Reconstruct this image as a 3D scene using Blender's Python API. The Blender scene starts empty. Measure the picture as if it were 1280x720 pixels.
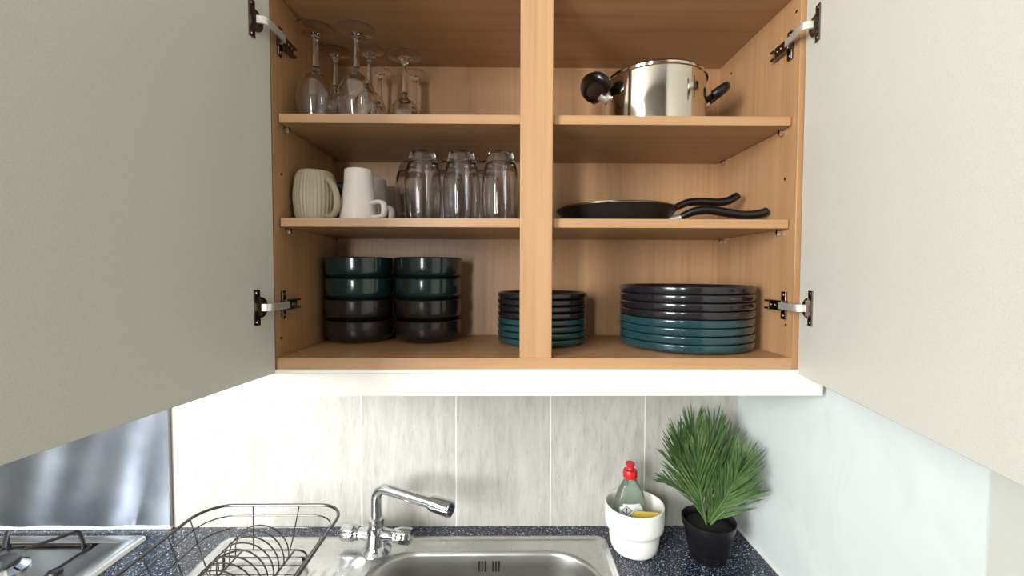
import bpy, bmesh, math, random
from math import sin, cos, pi, sqrt, radians
from mathutils import Vector, Matrix

random.seed(7)
sc = bpy.context.scene
COL = sc.collection

# ------------------------------------------------------------------ helpers
def link_mesh(name, bm, mat, parent=None, smooth=35, bevel=None, loc=None):
    bmesh.ops.recalc_face_normals(bm, faces=bm.faces)
    me = bpy.data.meshes.new(name)
    bm.to_mesh(me); bm.free()
    mats = mat if isinstance(mat, (list, tuple)) else [mat]
    for m in mats: me.materials.append(m)
    if smooth:
        me.shade_smooth()
        if smooth < 180: me.set_sharp_from_angle(angle=radians(smooth))
    o = bpy.data.objects.new(name, me)
    COL.objects.link(o)
    if parent is not None: o.parent = parent
    if loc is not None: o.location = loc
    if bevel:
        md = o.modifiers.new('bevel', 'BEVEL')
        md.width = bevel; md.segments = 2; md.limit_method = 'ANGLE'
        md.angle_limit = radians(40)
    return o

def tag(o, label, cat, group=None):
    o['label'] = label; o['category'] = cat
    if group: o['group'] = group
    return o

def thing(name, label, cat, loc=(0, 0, 0), rz=0, group=None):
    o = bpy.data.objects.new(name, None)
    o.empty_display_size = .03
    COL.objects.link(o)
    o.location = loc; o.rotation_euler = (0, 0, rz)
    return tag(o, label, cat, group)

def struct(o):
    o['kind'] = 'structure'; return o

def box(bm, x0, x1, y0, y1, z0, z1, M=None, mi=0):
    vs = [bm.verts.new(Vector(p) if M is None else M @ Vector(p)) for p in
          [(x0,y0,z0),(x1,y0,z0),(x1,y1,z0),(x0,y1,z0),(x0,y0,z1),(x1,y0,z1),(x1,y1,z1),(x0,y1,z1)]]
    for f in [(0,3,2,1),(4,5,6,7),(0,1,5,4),(1,2,6,5),(2,3,7,6),(3,0,4,7)]:
        fc = bm.faces.new([vs[i] for i in f]); fc.material_index = mi

def lathe(bm, prof, seg=48, M=None, sx=1, sy=1, rfun=None, mi=0):
    """prof: list of (r, z); r=0 closes to a pole"""
    rings = []
    for (r, z) in prof:
        if r <= 1e-6:
            p = Vector((0, 0, z))
            rings.append([bm.verts.new(p if M is None else M @ p)])
        else:
            ring = []
            for k in range(seg):
                a = 2*pi*k/seg
                rr = r if rfun is None else r*rfun(a, z)
                p = Vector((rr*cos(a)*sx, rr*sin(a)*sy, z))
                ring.append(bm.verts.new(p if M is None else M @ p))
            rings.append(ring)
    for A, B in zip(rings[:-1], rings[1:]):
        if len(A) == 1 and len(B) == 1: continue
        for k in range(seg):
            k2 = (k+1) % seg
            if len(A) == 1: f = bm.faces.new((A[0], B[k], B[k2]))
            elif len(B) == 1: f = bm.faces.new((A[k], B[0], A[k2]))
            else: f = bm.faces.new((A[k], B[k], B[k2], A[k2]))
            f.material_index = mi
    return rings

def tube(bm, pts, r, seg=8, closed=False, flat=1.0, up=None, mi=0):
    pts = [Vector(p) for p in pts]
    n = len(pts)
    rs = r if isinstance(r, (list, tuple)) else [r]*n
    T = []
    for i in range(n):
        if closed: t = pts[(i+1) % n]-pts[i-1]
        else: t = pts[min(i+1, n-1)]-pts[max(i-1, 0)]
        T.append(t.normalized())
    u = Vector(up) if up else (Vector((0,0,1)) if abs(T[0].z) < .9 else Vector((1,0,0)))
    rings = []
    for i in range(n):
        u = (u - T[i]*u.dot(T[i])).normalized()
        w = T[i].cross(u)
        rings.append([bm.verts.new(pts[i] + (u*cos(2*pi*k/seg)*flat + w*sin(2*pi*k/seg))*rs[i]) for k in range(seg)])
    m = n if closed else n-1
    for i in range(m):
        A, B = rings[i], rings[(i+1) % n]
        for k in range(seg):
            f = bm.faces.new((A[k], A[(k+1) % seg], B[(k+1) % seg], B[k])); f.material_index = mi
    if not closed:
        bm.faces.new(rings[0][::-1]).material_index = mi
        bm.faces.new(rings[-1]).material_index = mi

def smoothpath(pts, n=8, closed=False):
    """Catmull-Rom through pts"""
    P = [Vector(p) for p in pts]; out = []
    N = len(P); segs = N if closed else N-1
    for i in range(segs):
        if closed: a, b, c, d = P[i-1], P[i], P[(i+1) % N], P[(i+2) % N]
        else: a, b, c, d = P[max(i-1,0)], P[i], P[i+1], P[min(i+2,N-1)]
        for k in range(n):
            t = k/n
            out.append(.5*((2*b)+(c-a)*t+(2*a-5*b+4*c-d)*t*t+(3*b-a-3*c+d)*t*t*t))
    if not closed: out.append(P[-1])
    return out

def rrect(x0, x1, y0, y1, r, n=10):
    """rounded-rectangle outline, counter-clockwise, 4*(n+1) points"""
    out = []
    for cx, cy, a0 in ((x1-r, y1-r, 0), (x0+r, y1-r, 90), (x0+r, y0+r, 180), (x1-r, y0+r, 270)):
        for k in range(n+1):
            a = radians(a0 + 90*k/n)
            out.append((cx+r*cos(a), cy+r*sin(a)))
    return out

def loft(bm, rings, cap_first=False, cap_last=False, mi=0):
    R = [[bm.verts.new(p) for p in ring] for ring in rings]
    for A, B in zip(R[:-1], R[1:]):
        n = len(A)
        for k in range(n):
            bm.faces.new((A[k], A[(k+1) % n], B[(k+1) % n], B[k])).material_index = mi
    if cap_first: bm.faces.new(R[0][::-1]).material_index = mi
    if cap_last: bm.faces.new(R[-1]).material_index = mi

def copy_tree(o, parent=None):
    c = o.copy(); COL.objects.link(c)
    if parent is not None: c.parent = parent
    for ch in [x for x in COL.objects if x.parent == o]:
        copy_tree(ch, c)
    return c

# ------------------------------------------------------------------ materials
def srgb(r, g, b):
    f = lambda v: ((v/255+.055)/1.055)**2.4 if v/255 > .04045 else v/255/12.92
    return (f(r), f(g), f(b), 1)

class MB:
    def __init__(s, name):
        s.m = bpy.data.materials.new(name); s.m.use_nodes = True
        s.nt = s.m.node_tree; s.N = s.nt.nodes; s.L = s.nt.links
        s.b = s.N['Principled BSDF']
        s.tc = s.N.new('ShaderNodeTexCoord')
    def set(s, **k):
        names = dict(rough='Roughness', metal='Metallic', trans='Transmission Weight', ior='IOR', coat='Coat Weight',
                     coatr='Coat Roughness', spec='Specular IOR Level', col='Base Color', aniso='Anisotropic', sheen='Sheen Weight')
        for a, v in k.items(): s.b.inputs[names[a]].default_value = v
        return s
    def mapping(s, scale=(1,1,1), rot=(0,0,0), src='Object'):
        mp = s.N.new('ShaderNodeMapping'); mp.inputs['Scale'].default_value = scale; mp.inputs['Rotation'].default_value = rot
        s.L.new(s.tc.outputs[src], mp.inputs['Vector']); return mp.outputs['Vector']
    def noise(s, vec, scale=5, detail=4, rough=.5, dist=0):
        n = s.N.new('ShaderNodeTexNoise'); n.inputs['Scale'].default_value = scale; n.inputs['Detail'].default_value = detail
        n.inputs['Roughness'].default_value = rough; n.inputs['Distortion'].default_value = dist
        s.L.new(vec, n.inputs['Vector']); return n.outputs['Fac']
    def vor(s, vec, scale=5, out='Distance', feature='F1'):
        n = s.N.new('ShaderNodeTexVoronoi'); n.feature = feature; n.inputs['Scale'].default_value = scale
        s.L.new(vec, n.inputs['Vector']); return n.outputs[out]
    def ramp(s, fac, stops, interp='LINEAR'):
        r = s.N.new('ShaderNodeValToRGB'); cr = r.color_ramp; cr.interpolation = interp
        while len(cr.elements) < len(stops): cr.elements.new(.5)
        for e, (p, c) in zip(cr.elements, stops): e.position = p; e.color = c
        s.L.new(fac, r.inputs['Fac']); return r.outputs['Color']
    def mix(s, fac, a, b, typ='MIX'):
        m = s.N.new('ShaderNodeMix'); m.data_type = 'RGBA'; m.blend_type = typ
        for i, v in ((0, fac), (6, a), (7, b)):
            if hasattr(v, 'is_output'): s.L.new(v, m.inputs[i])
            else: m.inputs[i].default_value = v
        return m.outputs[2]
    def math(s, op, a, b=0.0, c=None):
        m = s.N.new('ShaderNodeMath'); m.operation = op
        for i, v in enumerate((a, b) if c is None else (a, b, c)):
            if hasattr(v, 'is_output'): s.L.new(v, m.inputs[i])
            else: m.inputs[i].default_value = v
        return m.outputs[0]
    def bump(s, h, strength=.2, dist=.001):
        b = s.N.new('ShaderNodeBump'); b.inputs['Strength'].default_value = strength; b.inputs['Distance'].default_value = dist
        s.L.new(h, b.inputs['Height']); s.L.new(b.outputs['Normal'], s.b.inputs['Normal']); return s
    def color(s, c): s.L.new(c, s.b.inputs['Base Color']); return s
    def roughl(s, c): s.L.new(c, s.b.inputs['Roughness']); return s

def plain(name, rgb, rough=.5, var=.04, scale=30, **k):
    m = MB(name).set(rough=rough, **k)
    v = m.noise(m.mapping(), scale, 3)
    c = srgb(*rgb); lo = tuple(x*(1-var) for x in c[:3])+(1,); hi = tuple(min(1, x*(1+var)) for x in c[:3])+(1,)
    m.color(m.ramp(v, [(.3, lo), (.7, hi)]))
    return m.m

def wood(name, axis):
    """beech-pattern laminate; axis = grain direction"""
    m = MB(name).set(rough=.42)
    sc_ = {'x': (1.2, 45, 45), 'z': (45, 45, 1.2)}[axis]
    v = m.mapping(sc_)
    n1 = m.noise(v, 1.0, 4, .6, .25)
    v2 = m.mapping(tuple(x*3.2 for x in sc_))
    n2 = m.noise(v2, 1.0, 3, .6)
    big = m.noise(m.mapping({'x': (.8, 9, 9), 'z': (9, 9, .8)}[axis]), 1.0, 2)
    c1 = m.ramp(n1, [(.3, srgb(160, 121, 82)), (.5, srgb(172, 132, 92)), (.72, srgb(181, 142, 102))])
    c2 = m.ramp(n2, [(.36, srgb(150, 109, 73)), (.52, srgb(174, 134, 95))])
    c = m.mix(.35, c1, c2)
    c = m.mix(m.math('MULTIPLY', big, .3), c, srgb(180, 134, 94))
    m.color(c)
    m.bump(n2, .08, .0005)
    return m.m

W_Z = wood('beech_vertical', 'z'); W_X = wood('beech_horizontal', 'x')

def laminate():
    m = MB('door_laminate').set(rough=.5)
    v = m.noise(m.mapping(), 900, 2)
    m.color(m.ramp(v, [(.3, srgb(196, 194, 182)), (.7, srgb(209, 207, 195))]))
    m.bump(v, .15, .0003); return m.m
LAM = laminate()
WHITE_TRIM = plain('white_gloss_trim', (240, 236, 226), .25, .01)
def wallpaint():
    m = MB('wall_paint').set(rough=.7)
    n = m.noise(m.mapping((1, 4, 4), (radians(40), 0, 0)), 1.6, 3, .45, .6)
    m.color(m.ramp(n, [(.3, srgb(211, 217, 215)), (.7, srgb(217, 222, 219))]))
    m.bump(n, .35, .02); return m.m
PAINT = wallpaint()
CEIL = plain('ceiling_paint', (205, 202, 194), .85, .01, 4)
ROOMPAINT = plain('room_paint', (150, 146, 137), .8, .02, 4)
FLOORM = plain('floor_vinyl', (96, 82, 70), .5, .08, 8)

def tiles():
    m = MB('travertine_tile').set(rough=.32)
    sep = m.N.new('ShaderNodeSeparateXYZ'); m.L.new(m.tc.outputs['Object'], sep.inputs[0])
    x = sep.outputs['X']
    t = m.math('DIVIDE', m.math('ADD', x, 44*.2252-.0553+.0015), .2252)
    fr = m.math('FRACT', t); cell = m.math('FLOOR', t)
    grout = m.math('LESS_THAN', fr, .013)
    z = sep.outputs['Z']
    zt = m.math('DIVIDE', m.math('SUBTRACT', z, .80), .60)
    gz = m.math('LESS_THAN', m.math('FRACT', zt), .0035)
    grout = m.math('MAXIMUM', grout, gz)
    # shift the veining from tile to tile
    cmb = m.N.new('ShaderNodeCombineXYZ')
    m.L.new(m.math('ADD', x, m.math('MULTIPLY', cell, 3.7)), cmb.inputs[0]); m.L.new(m.math('MULTIPLY', cell, 1.3), cmb.inputs[1]); m.L.new(z, cmb.inputs[2])
    mp = m.N.new('ShaderNodeMapping'); mp.inputs['Scale'].default_value = (40, 40, 7); m.L.new(cmb.outputs[0], mp.inputs['Vector'])
    mp2 = m.N.new('ShaderNodeMapping'); mp2.inputs['Scale'].default_value = (150, 150, 22); m.L.new(cmb.outputs[0], mp2.inputs['Vector'])
    n1 = m.noise(mp.outputs[0], 1, 5, .6, .6); n2 = m.noise(mp2.outputs[0], 1, 4, .7, .3)
    c1 = m.ramp(n1, [(.28, srgb(154, 149, 140)), (.5, srgb(184, 181, 173)), (.75, srgb(206, 204, 197))])
    c2 = m.ramp(n2, [(.30, srgb(132, 126, 115)), (.42, srgb(182, 179, 171)), (.7, srgb(203, 201, 195))])
    c = m.mix(.45, c1, c2)
    mp3 = m.N.new('ShaderNodeMapping'); mp3.inputs['Scale'].default_value = (330, 330, 75); m.L.new(cmb.outputs[0], mp3.inputs['Vector'])
    n3 = m.noise(mp3.outputs[0], 1, 3, .6, .4)
    pits = m.math('MULTIPLY', m.ramp(n3, [(.30, (1, 1, 1, 1)), (.37, (0, 0, 0, 1))]), m.ramp(n1, [(.42, (.15, .15, .15, 1)), (.6, (.75, .75, .75, 1))]))
    c = m.mix(pits, c, srgb(140, 128, 110))
    tint = m.math('FRACT', m.math('MULTIPLY', m.math('ADD', cell, 2), .377))
    c = m.mix(m.math('MULTIPLY', tint, .22), c, srgb(172, 164, 152))
    c = m.mix(grout, c, srgb(224, 222, 216))
    m.color(c)
    h = m.math('SUBTRACT', m.math('MULTIPLY', n2, .25), m.math('MULTIPLY', grout, 1.0))
    m.bump(h, .35, .0012)
    return m.m
TILE = tiles()

def granite():
    m = MB('speckled_worktop').set(rough=.24, spec=.5)
    v = m.mapping()
    d = m.vor(v, 420, 'Distance'); cc = m.vor(v, 420, 'Color')
    sepc = m.N.new('ShaderNodeSeparateColor'); m.L.new(cc, sepc.inputs[0])
    speck = m.math('MULTIPLY', m.math('LESS_THAN', d, .42), m.math('GREATER_THAN', sepc.outputs[0], .70))
    d2 = m.vor(v, 210, 'Distance'); c2 = m.vor(v, 210, 'Color')
    sep2 = m.N.new('ShaderNodeSeparateColor'); m.L.new(c2, sep2.inputs[0])
    speck2 = m.math('MULTIPLY', m.math('LESS_THAN', d2, .3), m.math('GREATER_THAN', sep2.outputs[1], .86))
    base = m.ramp(m.noise(v, 300, 3), [(.3, srgb(22, 26, 36)), (.7, srgb(44, 52, 68))])
    c = m.mix(speck, base, srgb(148, 156, 170)); c = m.mix(speck2, c, srgb(205, 208, 212))
    m.color(c); return m.m
GRANITE = granite()

def steel(name, rough=.25, tone=(200, 200, 200), brush=(6, 300, 300), bump=.05, rvar=.12):
    m = MB(name).set(metal=1.0, rough=rough, col=srgb(*tone))
    n = m.noise(m.mapping(brush), 1, 3)
    r = m.N.new('ShaderNodeMapRange'); r.inputs['To Min'].default_value = rough; r.inputs['To Max'].default_value = rough+rvar
    m.L.new(n, r.inputs['Value']); m.roughl(r.outputs[0]); m.bump(n, bump, .0005); return m.m
SINKM = steel('sink_steel', .23, (206, 206, 205), (18, 18, 18), .015, .1)
SINKB = steel('sink_bowl_steel', .28, (176, 175, 172), (25, 180, 25), .12)
HOBM = steel('hob_steel', .24, (196, 194, 188), (200, 12, 200))
CHROME = plain('chrome', (196, 198, 202), .07, .01, metal=1.0)
POTM = steel('pot_steel', .07, (215, 208, 196), (300, 300, 4), .01, .04)
HINGEM = plain('nickel_hinge', (120, 108, 98), .25, .05, metal=1.0)
HINGEA = plain('bright_hinge_arm', (226, 222, 214), .42, .02, metal=.7)
WIRE = plain('chromed_wire', (92, 90, 88), .2, .05, metal=1.0)
PIN = plain('shelf_pin_metal', (200, 190, 176), .25, .03, metal=1.0)
HOLE = plain('drill_hole', (24, 16, 12), .9)

def splash():
    m = MB('splashback_steel').set(metal=1.0, rough=.42, aniso=.92)
    tg = m.N.new('ShaderNodeTangent'); tg.direction_type = 'RADIAL'; tg.axis = 'Z'; m.L.new(tg.outputs[0], m.b.inputs['Tangent'])
    m.b.inputs['Anisotropic Rotation'].default_value = .25
    n = m.noise(m.mapping((3, 3, 1.2), (0, radians(25), 0)), 1.6, 1, .5, .3)
    fine = m.noise(m.mapping((300, 300, 6)), 1, 2)
    m.color(m.ramp(m.noise(m.mapping(), 7, 3), [(.3, srgb(112, 120, 132)), (.7, srgb(150, 156, 165))]))
    h = m.math('ADD', n, m.math('MULTIPLY', fine, .004))
    m.bump(h, .08, .02); return m.m
SPLASH = splash()

def glass(name, tint=(1, 1, 1), rough=0, ior=1.45):
    m = MB(name).set(trans=1.0, rough=rough, ior=ior, col=tint+(1,)); 
    return m.m
GLASS = glass('clear_glass', (1.0, 1.0, 1.0))
SMOKE = glass('tumbler_glass', (.93, .93, .93))
GREEN_LIQ = MB('green_bottle').set(trans=.9, rough=.08, ior=1.33, col=srgb(222, 234, 218)).m
CERWHITE = plain('white_ceramic', (238, 236, 228), .28, .01)
MUGWHITE = plain('white_mug_glaze', (214, 205, 194), .35, .015)
MUGBEIGE = plain('beige_mug_glaze', (156, 144, 120), .45, .05, 60)
MUGDARK = plain('dark_mug_glaze', (26, 24, 28), .3)
TEAL = plain('teal_glaze', (28, 58, 61), .16, .15, 40, coat=.3)
BGREEN = plain('green_glaze', (19, 39, 37), .16, .15, 40, coat=.3)
CHAR = plain('charcoal_glaze', (28, 26, 29), .16, .15, 40, coat=.3)
BBROWN = plain('dark_brown_glaze', (27, 22, 21), .18, .15, 40, coat=.3)
BLACKP = plain('black_plastic', (20, 18, 20), .35, .1)
BAKELITE = plain('black_handle', (17, 13, 14), .28, .1)
NONSTICK = plain('nonstick_black', (24, 22, 22), .42, .15, 80)
PANRIM = plain('bare_pan_rim', (170, 156, 130), .3, .05, metal=1.0)
REDCAP = plain('red_cap', (200, 28, 34), .35, .03)
PAPER = plain('label_paper', (226, 228, 230), .45, .01)
INK = plain('black_print', (22, 22, 24), .5)
INKG = plain('grey_print', (150, 154, 160), .5)
def sponge_m():
    m = MB('yellow_sponge').set(rough=.95)
    d = m.vor(m.mapping(), 420)
    m.color(m.ramp(d, [(.1, srgb(196, 160, 48)), (.5, srgb(226, 196, 92))])); m.bump(d, .6, .001); return m.m
SPONGE = sponge_m()
IRON = plain('black_enamel', (22, 22, 24), .4, .15, 90)
BURN = plain('burner_cap_enamel', (58, 58, 58), .45, .1, 60)
SOIL = plain('dark_filler', (20, 17, 15), .95, .3, 200)
def leafm():
    m = MB('palm_leaf').set(rough=.5)
    n = m.noise(m.mapping(), 22, 3)
    m.color(m.ramp(n, [(.3, srgb(46, 74, 34)), (.5, srgb(70, 100, 50)), (.75, srgb(104, 130, 78))]))
    m.b.inputs['Subsurface Weight'].default_value = 0
    return m.m
LEAF = leafm()
STEMM = plain('palm_stem', (92, 118, 62), .5)
SILICONE = plain('sealant', (228, 228, 224), .4, .03)
FRAMEW = plain('window_upvc', (240, 240, 238), .35, .01)

# ------------------------------------------------------------------ room
WY = .275; WX = .503; K = .893; YB = -1.9; XL = -2.3; XR = .503; ZC = 2.5
def wallbox(name, x0, x1, y0, y1, z0, z1, m, parent=None):
    bm = bmesh.new(); box(bm, x0, x1, y0, y1, z0, z1)
    return struct(link_mesh(name, bm, m, parent, smooth=0))
wallbox('floor', XL-.1, XR+.1, YB-.1, WY+.1, -.08, 0, FLOORM)
wallbox('ceiling', XL-.1, XR+.1, YB-.1, WY+.1, ZC, ZC+.08, CEIL)
bm = bmesh.new(); box(bm, XL-.1, WX+.1, WY, WY+.1, 0, ZC)
struct(link_mesh('wall_back', bm, TILE, smooth=0))
wallbox('wall_left', XL-.1, XL, YB, WY, 0, ZC, ROOMPAINT)
wallbox('wall_right', WX, WX+.1, YB, WY, 0, ZC, PAINT)
wallbox('wall_shade_panel', WX-.004, WX, YB, -.261, 0, ZC, plain('wall_shade_grey', (196, 197, 190), .6, .01))  # added thin panel; its grey paints in the shade of a turned wall face
# front wall with the window behind the camera
WX0, WX1, WZ0, WZ1 = -2.22, -1.20, 1.15, 2.40
VX0, VX1, VZ0, VZ1 = -.74, -.52, 1.25, 2.05
bm = bmesh.new()
box(bm, XL, WX0, YB-.1, YB, 0, ZC); box(bm, WX1, VX0, YB-.1, YB, 0, ZC); box(bm, VX1, XR, YB-.1, YB, 0, ZC)
box(bm, VX0, VX1, YB-.1, YB, 0, VZ0); box(bm, VX0, VX1, YB-.1, YB, VZ1, ZC)
box(bm, WX0, WX1, YB-.1, YB, 0, WZ0); box(bm, WX0, WX1, YB-.1, YB, WZ1, ZC)
struct(link_mesh('wall_front', bm, ROOMPAINT, smooth=0))
win = bpy.data.objects.new('window_1', None); COL.objects.link(win); struct(win)
win.location = ((WX0+WX1)/2, YB-.05, WZ0)
hw = (WX1-WX0)/2; hh = WZ1-WZ0
bm = bmesh.new()
for (a, b, c, d) in ((-hw, -hw+.05, 0, hh), (hw-.05, hw, 0, hh), (-hw, hw, 0, .05), (-hw, hw, hh-.05, hh), (-.04, .04, 0, hh)):
    box(bm, a, b, -.03, .03, c, d)
link_mesh('window_frame', bm, FRAMEW, win, smooth=0)
for s in (-1, 1):
    bm = bmesh.new(); box(bm, min(s*.04, s*(hw-.05)), max(s*.04, s*(hw-.05)), -.003, .003, .05, hh-.05)
    link_mesh('window_pane', bm, GLASS, win, smooth=0)

highlight_win = bpy.data.objects.new('highlight_window', None); COL.objects.link(highlight_win); struct(highlight_win)  # added narrow window, out of view, put in for strip highlights on the bowls
highlight_win.location = ((VX0+VX1)/2, YB-.05, VZ0); hw2 = (VX1-VX0)/2; hh2 = VZ1-VZ0
bm = bmesh.new()
for (a, b, c, d) in ((-hw2, -hw2+.03, 0, hh2), (hw2-.03, hw2, 0, hh2), (-hw2, hw2, 0, .03), (-hw2, hw2, hh2-.03, hh2)):
    box(bm, a, b, -.03, .03, c, d)
link_mesh('window_frame', bm, FRAMEW, highlight_win, smooth=0)
bm = bmesh.new(); box(bm, -hw2+.03, hw2-.03, -.003, .003, .03, hh2-.03); link_mesh('window_pane', bm, GLASS, highlight_win, smooth=0)

# tall light strip of sealant where worktop meets wall / right wall
bm = bmesh.new(); tube(bm, [(WX-.001, WY-.004, K+.002), (WX-.001, -.255, K+.002)], .004, 6)
struct(link_mesh('trim_1', bm, SILICONE))

# steel splashback behind the hob
sp = bmesh.new()
nx, nz = 60, 40; x0, x1, z0, z1 = -1.62, -.846, .899, 1.62
def wav(x, z):
    s_ = x-.27*z
    return .0016*(sin(34*s_+.4)+.5*sin(61*s_+1.1))*(.7+.3*sin(7*z+5*x)) + .0012*sin(5*z+3*x)
F = [[sp.verts.new((x0+(x1-x0)*i/nx, WY-.006-wav(x0+(x1-x0)*i/nx, z0+(z1-z0)*j/nz)*min(1, 8*min(i/nx, 1-i/nx)), z0+(z1-z0)*j/nz)) for i in range(nx+1)] for j in range(nz+1)]
Bk = [[sp.verts.new((x0+(x1-x0)*i/nx, WY-.0005, z0+(z1-z0)*j/nz)) for i in range(nx+1)] for j in range(nz+1)]
for j in range(nz):
    for i in range(nx):
        sp.faces.new((F[j][i], F[j][i+1], F[j+1][i+1], F[j+1][i])); sp.faces.new((Bk[j][i], Bk[j+1][i], Bk[j+1][i+1], Bk[j][i+1]))
for i in range(nx):
    sp.faces.new((F[0][i], Bk[0][i], Bk[0][i+1], F[0][i+1])); sp.faces.new((F[nz][i], F[nz][i+1], Bk[nz][i+1], Bk[nz][i]))
for j in range(nz):
    sp.faces.new((F[j][0], F[j+1][0], Bk[j+1][0], Bk[j][0])); sp.faces.new((F[j][nx], Bk[j][nx], Bk[j+1][nx], F[j+1][nx]))
o = thing('splashback', 'brushed steel splashback panel on the wall behind the hob', 'splashback', (0, 0, 0))
link_mesh('panel', sp, SPLASH, o)
bm = bmesh.new(); box(bm, -.8455, -.842, WY-.009, WY-.0005, .899, 1.62); link_mesh('edge_trim', bm, steel('edge_trim_metal', .3, (150, 150, 150)), o, bevel=.0005)
bm = bmesh.new(); tube(bm, [(-1.62, WY-.006, K+.004), (-.842, WY-.006, K+.004)], .0045, 6); link_mesh('sealant_bead', bm, SILICONE, o)

# ------------------------------------------------------------------ worktop with sink cut-out
SX0, SX1, SY0, SY1 = -.690, .178, -.262, .234       # sink outline
BX0, BX1, BY0, BY1 = -.335, .142, -.19, .178        # bowl outline
bm = bmesh.new()
y0 = -.33
box(bm, XL, BX0-.01, y0, WY, K-.04, K); box(bm, BX1+.01, WX, y0, WY, K-.04, K)
box(bm, BX0-.01, BX1+.01, BY1+.01, WY, K-.04, K); box(bm, BX0-.01, BX1+.01, y0, BY0-.01, K-.04, K)
o = link_mesh('worktop', bm, GRANITE, smooth=0)
tag(o, 'dark blue-black worktop with pale speckles running along the tiled wall', 'worktop')

sink = thing('kitchen_sink', 'stainless steel inset sink with drainer below the wall cabinet', 'sink', (0, 0, K))
def ring(x0, x1, y0, y1, r, z, n=12): return [(x, y, z) for x, y in rrect(x0, x1, y0, y1, r, n)]
def inset(d, z, r): return ring(SX0+d, SX1-d, SY0+d, SY1-d, max(r, .002), z)
bm = bmesh.new()
loft(bm, [inset(0, .0005, .022), inset(.002, .003, .021), inset(.010, .0035, .016), inset(.0115, .0035, .0155),
          inset(.014, .0058, .014), inset(.0175, .0058, .012), inset(.020, .0036, .011), inset(.024, .0030, .010),
          ring(BX0-.006, BX1+.006, BY0-.006, BY1+.006, .105, .0030), ring(BX0-.002, BX1+.002, BY0-.002, BY1+.002, .101, .002)])
link_mesh('sink_top', bm, SINKM, sink, smooth=60)
bm = bmesh.new()
rs = []
for d, z in ((-.002, .002), (.002, -.001), (.004, -.006), (.006, -.03), (.010, -.10), (.014, -.125), (.024, -.142), (.045, -.150), (.10, -.153)):
    rs.append(ring(BX0+d, BX1-d, BY0+d, BY1-d, .10-d*.4, z))
loft(bm, rs, False, True)
# outer skin so the bowl has thickness
loft(bm, [[(x*1.0, y, z-.001) for x, y, z in ring(BX0+d-.0012, BX1-d+.0012, BY0+d-.0012, BY1-d+.0012, .10-d*.4, z)] for d, z in ((-.002, .001), (.006, -.03), (.014, -.125), (.045, -.1515))], False, True)
link_mesh('bowl', bm, SINKB, sink, smooth=60)
bm = bmesh.new()
for x in (-.1085, -.1020, -.0955, -.0785, -.0720, -.0655):
    box(bm, x-.0015, x+.0015, .1705, .1745, -.037, -.016)
link_mesh('overflow_slots', bm, HOLE, sink, smooth=0)
# drainer field with pressed ribs
bm = bmesh.new()
DX0, DX1, DY0, DY1 = -.655, -.365, -.235, .165
nx, ny = 120, 130
def dz(x, y):
    ex = min(x-DX0, DX1-x); ey = min(y-DY0, DY1-y); e = min(ex, ey)
    rim = max(0, 1-abs(e-.006)/.004)*.0014
    inner = 1 if e > .02 else max(0, (e-.014)/.006)
    rib = .5+.5*cos(2*pi*(x-DX0)/.0235)
    rib = rib**2*.0026*inner*min(1, max(0, (.128-y)/.02))
    return .0033+rim+rib
V = [[bm.verts.new((DX0+(DX1-DX0)*i/nx, DY0+(DY1-DY0)*j/ny, dz(DX0+(DX1-DX0)*i/nx, DY0+(DY1-DY0)*j/ny))) for i in range(nx+1)] for j in range(ny+1)]
for j in range(ny):
    for i in range(nx): bm.faces.new((V[j][i], V[j][i+1], V[j+1][i+1], V[j+1][i]))
link_mesh('drainer', bm, SINKM, sink, smooth=180)

# ------------------------------------------------------------------ tap
tap = thing('mixer_tap', 'chrome mixer tap with long spout standing behind the sink bowl', 'tap', (-.333, .186, K+.003), radians(-6))
bm = bmesh.new()
lathe(bm, [(0, 0), (.031, 0), (.0315, .002), (.029, .005), (.0245, .010), (.0225, .018), (.0215, .030), (.0200, .042), (.0168, .052), (.0150, .060), (.0162, .062), (.0162, .070), (.013, .072), (0, .072)], 40)
for s_ in (-1, 1):
    tube(bm, [(s_*.010, 0, .033), (s_*.028, 0, .034), (s_*.040, 0, .034)], [.0165, .0125, .0118], 24)
link_mesh('tap_body', bm, CHROME, tap, smooth=50)
for s_ in (-1, 1):
    bm = bmesh.new()
    M = Matrix.Translation((s_*.040, 0, .034)) @ Matrix.Rotation(s_*pi/2, 4, 'Y')
    lathe(bm, [(0, 0), (.0145, 0), (.0150, .002), (.0150, .007), (.0165, .009), (.0172, .012), (.0172, .034), (.0145, .0385), (0, .0385)], 48, M,
          rfun=lambda a, z: 1+(.045*cos(8*a) if z > .008 else 0))
    h = link_mesh('handle', bm, CHROME, tap, smooth=50)
bm = bmesh.new()
path = smoothpath([(0, 0, .066), (0, 0, .085), (0, 0, .105), (.0015, 0, .121), (.011, -.003, .1335), (.027, -.007, .138), (.07, -.0185, .1350), (.137, -.037, .1295)], 8)
tube(bm, path, .0112, 24)
link_mesh('spout', bm, CHROME, tap, smooth=60)
bm = bmesh.new()
d = Vector((.067, -.0185, -.0055)).normalized(); p0 = Vector((.130, -.0350, .1301))
tube(bm, [p0, p0+d*.002, p0+d*.0025, p0+d*.006, p0+d*.0065, p0+d*.046, p0+d*.050, p0+d*.050, p0+d*.047],
     [.0115, .0140, .0140, .0140, .0160, .0172, .0164, .0130, .0125], 32)
link_mesh('nozzle', bm, CHROME, tap, smooth=50)

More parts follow.
